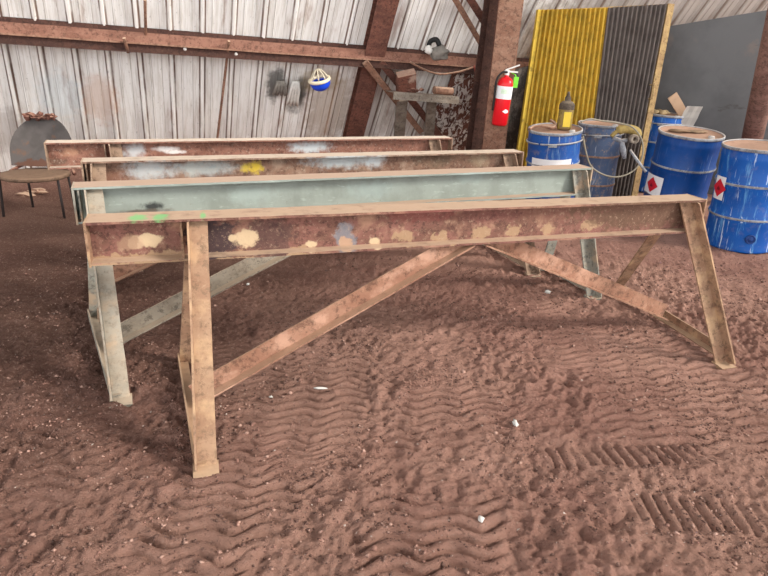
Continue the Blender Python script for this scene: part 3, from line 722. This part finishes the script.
tag(obj('air_hose', b1, plain('dusty_hose', rgb(132, 124, 108), .7, var=.4), loc=c0, smooth=True), 'dusty hose looped in front of the faded grey-blue drum', 'hose')
b1 = bmesh.new(); q = [hp(630, 150, 6.0), hp(637, 160, 5.95), hp(646, 172, 5.9)]; tube(b1, [v-q[0] for v in q], .014, 8)
tag(obj('short_hose', b1, steelrim, loc=q[0], smooth=True), 'short grey hose end running from the spray gun to the dark drum', 'hose')
# papers / cardboard on the back drum
p = onlid(d5, -.05, .12, .0); b1 = bmesh.new()
prism(b1, V(-.10, 0, .22), V(.10, .02, -.0), V(1, 0, .3), [(-.06, -.01), (.06, -.01), (.06, .01), (-.06, .01)], 6, .008)
tag(obj('cardboard_piece', b1, plain('card', rgb(190, 158, 130), .9), loc=p+V(.02, 0, .02)), 'tan cardboard strip standing askew on the back blue drum', 'cardboard')
b1 = bmesh.new(); g = [[b1.verts.new((x*.05-.1+(.02*z), .02*noise.noise(V(x, z, 1)*1.3), z*.07)) for z in range(5)] for x in range(5)]
for i in range(4):
    for j in range(4): b1.faces.new((g[i][j], g[i+1][j], g[i+1][j+1], g[i][j+1]))
bmesh.ops.solidify(b1, geom=b1.faces[:], thickness=.004)
tag(obj('plastic_bag', b1, plain('bag_white', rgb(206, 200, 192), .5), loc=onlid(d5, .1, .26, -.14)), 'crumpled pale plastic sheet hanging at the back drum', 'bag')
b1 = bmesh.new()
for i in range(7): lump(b1, (random.Random(i).uniform(-.1, .1), random.Random(i+9).uniform(-.1, .1), .02), (.05, .04, .03), i, 2, .5)
tag(obj('rag_heap', b1, plain('rag_tan', rgb(170, 148, 112), .95, var=.5), loc=onlid(d5, .0, -.08, .0), smooth=True), 'small tan heap of rags on the back blue drum lid', 'rags')
b1 = bmesh.new()
for i in range(5): lump(b1, (random.Random(i).uniform(-.12, .12), random.Random(i+9).uniform(-.06, .06), .006), (.09, .07, .012), i+3, 2, .5)
tag(obj('rag_heap', b1, plain('rag_brown', rgb(140, 116, 92), .95, var=.5), loc=onlid(d3, -.05, -.05, .0), smooth=True), 'flat brown dirt heap on the tan lid of the dark blue drum', 'dirt')

# ------------------------------------------------------------------ corrugated yellow / grey panel
BR = gp(633, 197)
gd = V(math.cos(math.radians(8)), math.sin(math.radians(8)), 0)
gN0 = V(0, 0, 1).cross(gd)                            # away from the yard
gup = (V(0, 0, 1)+gN0*.10).normalized(); gN = gd.cross(gup)
if gN.y > 0: gN = -gN
def ong(x, y, off=0): return onp(x, y, BR, gN, off)
GT = {k: ong(*v) for k, v in dict(TL=(541, 10), TM=(607, 8), TR=(668, 4), BL=(513, 201), BM=(583, 199), BR=(631, 197)).items()}
GM = Matrix((gd, gup, gN)).transposed().to_4x4(); GM.translation = BR; GI = GM.inverted()
th = thing('corrugated_panel', 'tall leaning corrugated panel, yellow left half and dark grey right half', 'panel', GM)
L_ = {k: GI @ v for k, v in GT.items()}
def corr(name, BLc, BRc, TRc, TLc, n, amp, mat):
    b1 = bmesh.new(); N_ = n*8; rw = []
    for i in range(N_+1):
        t = i/N_; z = amp*(math.tanh(2.2*math.sin(2*math.pi*n*t))); a_ = BLc.lerp(BRc, t); b_ = TLc.lerp(TRc, t)
        rw.append([b1.verts.new((q.x, q.y, z+.02)) for q in (a_, a_.lerp(b_, .5), b_)])
    for u_, v_ in zip(rw, rw[1:]):
        for j in range(2): b1.faces.new((u_[j], v_[j], v_[j+1], u_[j+1]))
    bmesh.ops.solidify(b1, geom=b1.faces[:], thickness=.003)
    obj(name, b1, mat, th)
s = MT('panel_yellow', .7).base(rgb(216, 180, 66)); s.over(rgb(176, 146, 56), s.ramp(s.noise(7), .45, .65), .7); s.over(rgb(96, 78, 40), s.ramp(s.noise(30, (1, .4, 1)), .58, .72), .7); s.over(rgb(228, 200, 84), s.ramp(s.noise(12, (3, .4, 1), off=(4, 0, 0)), .55, .7), .6); yelp = s.done()
s = MT('panel_grey', .75).base(rgb(122, 112, 106)); s.over(rgb(96, 86, 80), s.ramp(s.noise(5), .45, .65), .7); s.over(rgb(146, 130, 120), s.ramp(s.noise(10, (3, .3, 1)), .58, .7), .5)
s.over(rgb(170, 160, 150), s.ramp(s.noise(24, (3, .35, 1), off=(7, 0, 0)), .66, .74), .6); gryp = s.done()
corr('yellow_sheet', L_['BL'], L_['BM'], L_['TM'], L_['TL'], 14, .020, yelp)
corr('grey_sheet', L_['BM'], L_['BR'], L_['TR'], L_['TM'], 13, .018, gryp)
frm = rusty('frame_tan', rgb(196, 164, 112), rgb(160, 128, 92), rgb(200, 170, 130), .5)
b1 = bmesh.new(); prism(b1, L_['BR']+V(.02, 0, 0), L_['TR']+V(.02, 0, 0), V(1, 0, 0), [(-.03, -.03), (.045, -.03), (.045, .05), (-.03, .05)], 20, .004); fpst = obj('frame_post', b1, frm, th)
pL = GI @ ong(648, 92); b1 = bmesh.new(); tube(b1, [pL+V(0, -.08, .02), pL+V(0, -.08, .12), pL+V(0, .08, .12), pL+V(0, .08, .02)], .01, 8); obj('latch', b1, frm, fpst)
b1 = bmesh.new(); prism(b1, L_['TL']+V(-.01, -.03, 0), L_['TR']+V(.0, -.03, 0), V(0, 1, 0), [(-.02, -.02), (.03, -.02), (.03, .0), (-.02, .0)], 20, .003); obj('top_rail', b1, frm, th)
b1 = bmesh.new(); prism(b1, L_['BL']+V(-.02, 0, 0), L_['TL']+V(-.02, 0, 0), V(1, 0, 0), [(-.02, -.02), (.02, -.02), (.02, .04), (-.02, .04)], 20, .003); obj('side_rail', b1, yelp, th)

# ------------------------------------------------------------------ big grey plate at the right
P1 = V(3.35, 8.35, 0); pdv = V(1, -.42, 0).normalized(); pn = V(0, 0, 1).cross(pdv)
def onpl(x, y): return onp(x, y, P1, pn)
cs = [onpl(640, 31), onpl(768, 10), onpl(930, -17), onpl(930, 120), onpl(640, 120)]
cs[3].z = -.02; cs[4].z = -.02; cs[3].x, cs[3].y = cs[2].x, cs[2].y; cs[4].x, cs[4].y = cs[0].x, cs[0].y
b1 = bmesh.new(); c0 = cs[4].copy(); fr = [b1.verts.new(p-c0) for p in cs]; bk = [b1.verts.new(p-c0+pn*.05) for p in cs]
b1.faces.new(fr); b1.faces.new(bk[::-1])
for k in range(5): b1.faces.new((fr[k], bk[k], bk[(k+1) % 5], fr[(k+1) % 5]))
s = MT('plate_grey', .55).base(rgb(92, 91, 91)); s.over(rgb(76, 75, 75), s.ramp(s.noise(1.6), .4, .65), .7); s.over(rgb(122, 104, 92), s.ramp(s.noise(2.6, (1, 1, 1), off=(2, 6, 1)), .58, .7), .45)
s.over(rgb(58, 50, 46), s.ramp(s.noise(6, (.5, .5, 1), off=(4, 0, 0)), .66, .72), .6)
tag(obj('steel_plate', b1, s.done(), loc=c0), 'large dark grey steel plate standing behind the drums at right', 'plate')
# round pipe post at the right edge
A, B = py(747, 190, 5.95), py(790, 0, 6.1); b1 = bmesh.new(); A = gp(738, 203); A.z = -.02
B = py(785, -10, 5.9)
tube(b1, [V(0, 0, 0), (B-A)*.5, B-A], .105, 24)
tag(obj('round_post', b1, rusty('pipe_brown', rgb(140, 104, 92), rgb(112, 80, 70), rgb(170, 140, 120), .5), loc=A, smooth=True), 'leaning rusty round pipe post at the right edge behind the drums', 'post')

# ------------------------------------------------------------------ fire extinguisher
eb, et = py(499, 125, 6.86), py(506.5, 77, 6.84)
az = (et-eb); hE = az.length; az.normalize(); ax_ = V(1, 0, 0); ax_ = (ax_-az*ax_.dot(az)).normalized(); ayy = az.cross(ax_)
M = Matrix((ax_, ayy, az)).transposed().to_4x4(); M.translation = eb
th = thing('fire_extinguisher', 'red fire extinguisher with a white band hung on the rusty column', 'fire extinguisher', M)
rE = .083; rd = MT('extinguisher_red', .3).base(rgb(214, 24, 34)).done()
b1 = bmesh.new(); lathe(b1, [(0, 0), (rE*.9, 0), (rE, .02), (rE, hE*.86), (rE*.9, hE*.93), (rE*.6, hE*.985), (.025, hE), (.022, hE+.03)], 32); obj('cylinder', b1, rd, th, True)
b1 = bmesh.new(); lathe(b1, [(rE+.002, hE*.56), (rE+.002, hE*.82)], 32); lb = obj('label_band', b1, labm, th, True)
b1 = bmesh.new(); lathe(b1, [(rE+.003, hE*.67), (rE+.003, hE*.76)], 32)
for f_ in list(b1.faces):
    c = f_.calc_center_median()
    if c.y > -.03 or abs(c.x) > .045: b1.faces.remove(f_)
obj('label_print', b1, plain('pale_green', rgb(206, 226, 200), .6, var=.4, sc=60), lb)
b1 = bmesh.new(); v_ = [b1.verts.new(((rE+.004)*math.sin(a_), -(rE+.004)*math.cos(a_), z)) for a_, z in ((-.05, hE*.31), (.35, hE*.27), (.8, hE*.29), (.8, hE*.33), (.35, hE*.36))]; b1.faces.new(v_); obj('white_mark', b1, labm, th)
b1 = bmesh.new(); tube(b1, [(0, 0, hE+.02), (0, 0, hE+.07)], .025, 12); box(b1, (-.03, -.02, hE+.05), (.11, .02, hE+.065)); prism(b1, V(-.02, 0, hE+.07), V(.12, 0, hE+.13), V(0, 1, 0), [(-.014, -.006), (.014, -.006), (.014, .006), (-.014, .006)]); obj('handle', b1, plain('handle_white', rgb(214, 210, 204), .5), th)
b1 = bmesh.new(); tube(b1, catmull([(0, -.02, hE+.05), (-.06, -.03, hE+.04), (-.105, -.03, hE-.04), (-.10, -.02, hE*.6), (-.096, -.01, hE*.3)], 6), .011, 8); obj('hose', b1, plain('hose_black', rgb(34, 32, 32), .6), th, True)
b1 = bmesh.new(); box(b1, (.08, -.01, hE*.80), (.13, .0, hE*1.02)); tube(b1, [(.04, 0, hE+.05), (.09, 0, hE+.03), (.105, -.005, hE)], .005, 6); obj('inspection_tag', b1, plain('tag_green', rgb(120, 214, 60), .6), th)
b1 = bmesh.new(); box(b1, (-.03, .07, hE*.5), (.03, .12, hE*.9)); obj('bracket', b1, brown, th)

# ------------------------------------------------------------------ chair-like round stand at the left
seat_c = gp(38, 172, .41); zc = .41
seat_c.x -= .03
th = thing('round_chair', 'old rusty chair with a round seat and grey rounded back', 'chair', V(seat_c.x, seat_c.y, 0))
rs = .30
b1 = bmesh.new(); lathe(b1, [(0, zc+.0), (rs*.85, zc-.006), (rs*.97, zc-.01), (rs, zc-.025), (rs*.98, zc-.045), (rs*.9, zc-.04), (0, zc-.02)], 40, .004); seatm = rusty('seat_tan', rgb(134, 108, 88), rgb(100, 76, 60), rgb(136, 110, 90), .6); obj('seat', b1, seatm, th, True)
# rounded back plate: arch outline with thickness, slightly dished, behind the seat
b1 = bmesh.new(); wB = .31; zb = zc+.02; N_ = 28; ring_f = []; 
out = [(-wB, 0)]+[(-wB*math.cos(a_)*(1 if True else 1), .12+.34*math.sin(a_)) for a_ in np.linspace(0, math.pi, N_)]+[(wB, 0)]
def dish(x, z): return .26-.10*(x/wB)**2+.10*z
fr = [b1.verts.new((x, dish(x, z), zb+z)) for x, z in out]; bk = [b1.verts.new((x, dish(x, z)+.012, zb+z)) for x, z in out]
cf = b1.verts.new((0, dish(0, .2), zb+.2)); cb = b1.verts.new((0, dish(0, .2)+.012, zb+.2)); n_ = len(out)
for k in range(n_):
    k2 = (k+1) % n_; b1.faces.new((cf, fr[k], fr[k2])); b1.faces.new((cb, bk[k2], bk[k])); b1.faces.new((fr[k], bk[k], bk[k2], fr[k2]))
s = MT('back_grey', .7).base(rgb(88, 82, 79)); s.over(rgb(68, 63, 60), s.ramp(s.noise(5), .45, .65), .6); s.over(rgb(120, 84, 60), s.ramp(s.noise(7, off=(3, 1, 0)), .6, .7), .5); s.blob((0, .25, zb+.02), (.4, .2, .035), rgb(96, 60, 42), .8)
obj('backrest', b1, s.done(), th, False)
b1 = bmesh.new(); tube(b1, catmull([(-wB, .12, zc-.03), (-.2, .24, zc+.03), (0, .28, zc+.03), (.2, .24, zc+.03), (wB, .12, zc-.03)], 6), .016, 8); obj('back_frame', b1, brown, th, True)
dk = plain('dark_leg', rgb(42, 34, 32), .7)
for (x, y) in ((-.27, -.12), (.26, -.1), (-.2, .2), (.2, .2)):
    b1 = bmesh.new(); tube(b1, [(x, y, zc-.03), (x*1.06, y*1.15, -.0)], .012, 8); obj('leg', b1, dk, th, True)
b1 = bmesh.new()
for i in range(9): lump(b1, (-.13+.03*i, .01*math.sin(i*2.3), .012*math.sin(i*1.9)), (.035+.01*math.sin(i*3.1), .03, .022+.012*math.cos(i*1.7)), i, 2, .7)
tag(obj('dirt_clump', b1, brown, loc=V(seat_c.x, seat_c.y+.26, zb+.455)), 'small tan dirt clump on top of the grey rounded chair back', 'dirt')

# debris between the wall foot and trestles
rnd = random.Random(11)
jm = [brown, tan, brownd, galv, plain('debris_dark', rgb(52, 44, 40), .9)]
deb = [(300, 205, .5, .12), (345, 209, .45, -.1), (385, 206, .5, .3), (430, 204, .4, .1), (465, 203, .35, -.3), (498, 200, .4, .5), (515, 196, .5, 1.2), (410, 210, .6, 0)]
for i, (x, y, ln, an) in enumerate(deb):
    p = gp(x, y); p.z = gz(p.x, p.y)+.05; b1 = bmesh.new(); d_ = V(math.cos(an), math.sin(an), .05)
    prism(b1, -d_*ln/2, d_*ln/2, V(0, 0, 1), Lpoly(.07, .07, .01), 8, .006, i)
    place = ('far left, behind the green-grey beam', 'second from left', 'third from left', 'lying nearest the middle', 'between middle and column', 'near the column foot', 'beside the dusty drum', 'longest one in the middle')[i]
    tag(obj('scrap_angle', b1, jm[i % 5], loc=p), 'rusty scrap angle on the dirt behind the trestles, '+place, 'scrap', 'scrap angles behind the trestles')
for i, (x, y, r_) in enumerate(((4, 178, .1), (26, 198, .05), (38, 196, .06))):
    p = gpt(x, y); b1 = bmesh.new(); lump(b1, (0, 0, r_*.2), (r_*1.6, r_, r_*.5), i, 2, .6)
    tag(obj('dirt_lump', b1, tan, loc=p), ('tan clod at the left edge by the wall foot', 'small tan clod under the round chair', 'flat tan clod just right under the round chair')[i], 'clod')
# single chips one can point to
for (x, y, sz, lb) in ((548, 291, (.022, .018, .014), 'largest white pebble, under the nearest trestle on the right'), (515, 424, (.012, .03, .008), 'white smear-like chip right of centre in the tyre tracks'),
                   (248, 286, (.012, .01, .008), 'white pebble on dark dirt below the nearest beam, left'), (321, 389, (.035, .006, .006), 'thin pale splinter in the wavy tyre tracks'),
                   (271, 396, (.012, .01, .008), 'white pebble left of the thin pale splinter'), (481, 520, (.012, .016, .008), 'pale chip low in the centre foreground'), (710, 371, (.04, .012, .006), 'pale crumbs by the right foot of the nearest trestle')):
    p = gpt(x, y); b1 = bmesh.new(); lump(b1, (0, 0, .004), sz, x, 2, .4); tag(obj('pebble', b1, white, loc=p, smooth=True), lb, 'pebble')
# fine pale grit: one object
rs_ = np.random.RandomState(3); b1 = bmesh.new(); n_g = 2600
gxr = rs_.uniform(-3.2, 3.6, n_g); gyr = 1.0+rs_.beta(1.1, 1.9, n_g)*6; cl_ = fbm(gxr, gyr, 2.)
hz = ground_h(gxr, gyr)
for x, y, z, c in zip(gxr, gyr, hz, cl_):
    if c < -.12: continue
    k = rs_.gamma(2, .0006)+.0009; 
    v = [b1.verts.new((x+rs_.uniform(-1, 1)*k*1.6, y+rs_.uniform(-1, 1)*k*1.6, z+q*k)) for q in (0, .3, .2, 1.3)]
    for f_ in ((0, 1, 2), (0, 1, 3), (1, 2, 3), (0, 2, 3)): b1.faces.new([v[i] for i in f_])
tag(obj('grit', b1, plain('grit_pale', rgb(206, 192, 180), .9)), 'fine pale grit scattered over the brown dirt floor', 'grit', kind='stuff')

# loose crumbs of the same dirt: one object
rs_ = np.random.RandomState(8); n_g = 26000
X_ = rs_.uniform(-2.6, 3.4, n_g*2); Y_ = 1.0+rs_.beta(1., 1.7, n_g*2)*5
keep = (fbm(X_, Y_, 3.)+.25*rs_.randn(n_g*2)) > .05; X_, Y_ = X_[keep][:n_g], Y_[keep][:n_g]; Z_ = ground_h(X_, Y_); n_g = len(X_)
K_ = np.minimum(rs_.gamma(2.2, .0013, n_g)+.0016, .012)
oc = np.array([(1, 0, 0), (-1, 0, 0), (0, 1, 0), (0, -1, 0), (0, 0, .8), (0, 0, -.8)])
vv = oc[None]*K_[:, None, None]*(1+.5*rs_.uniform(-1, 1, (n_g, 6, 1)))
th_ = rs_.uniform(0, 6.28, n_g); c_, s_ = np.cos(th_)[:, None], np.sin(th_)[:, None]
vx = vv[..., 0]*c_-vv[..., 1]*s_*1.3; vy = vv[..., 0]*s_+vv[..., 1]*c_*1.3
vv = np.stack([vx+X_[:, None], vy+Y_[:, None], vv[..., 2]+Z_[:, None]+K_[:, None]*.35], -1).reshape(-1, 3)
fc = np.array([(0, 2, 4), (2, 1, 4), (1, 3, 4), (3, 0, 4), (2, 0, 5), (1, 2, 5), (3, 1, 5), (0, 3, 5)])
ff = (fc[None]+(np.arange(n_g)*6)[:, None, None]).reshape(-1, 3).astype(np.int32)
me = bpy.data.meshes.new('dirt_crumbs'); me.vertices.add(len(vv)); me.vertices.foreach_set('co', vv.astype(np.float32).ravel())
me.loops.add(ff.size); me.loops.foreach_set('vertex_index', ff.ravel()); me.polygons.add(len(ff))
me.polygons.foreach_set('loop_start', (np.arange(len(ff))*3).astype(np.int32)); me.polygons.foreach_set('loop_total', np.full(len(ff), 3, np.int32)); me.update(calc_edges=True)
s = MT('crumbs', .95).base(rgb(140, 104, 91)); s.over(rgb(90, 68, 60), s.ramp(s.noise(9), .42, .5), .8); s.over(rgb(186, 150, 134), s.ramp(s.noise(14, off=(3, 1, 1)), .54, .6), .8); me.materials.append(s.done())
o = bpy.data.objects.new('dirt_crumbs', me); C.objects.link(o); tag(o, 'loose brown dirt crumbs strewn over the yard floor', 'dirt', kind='stuff')
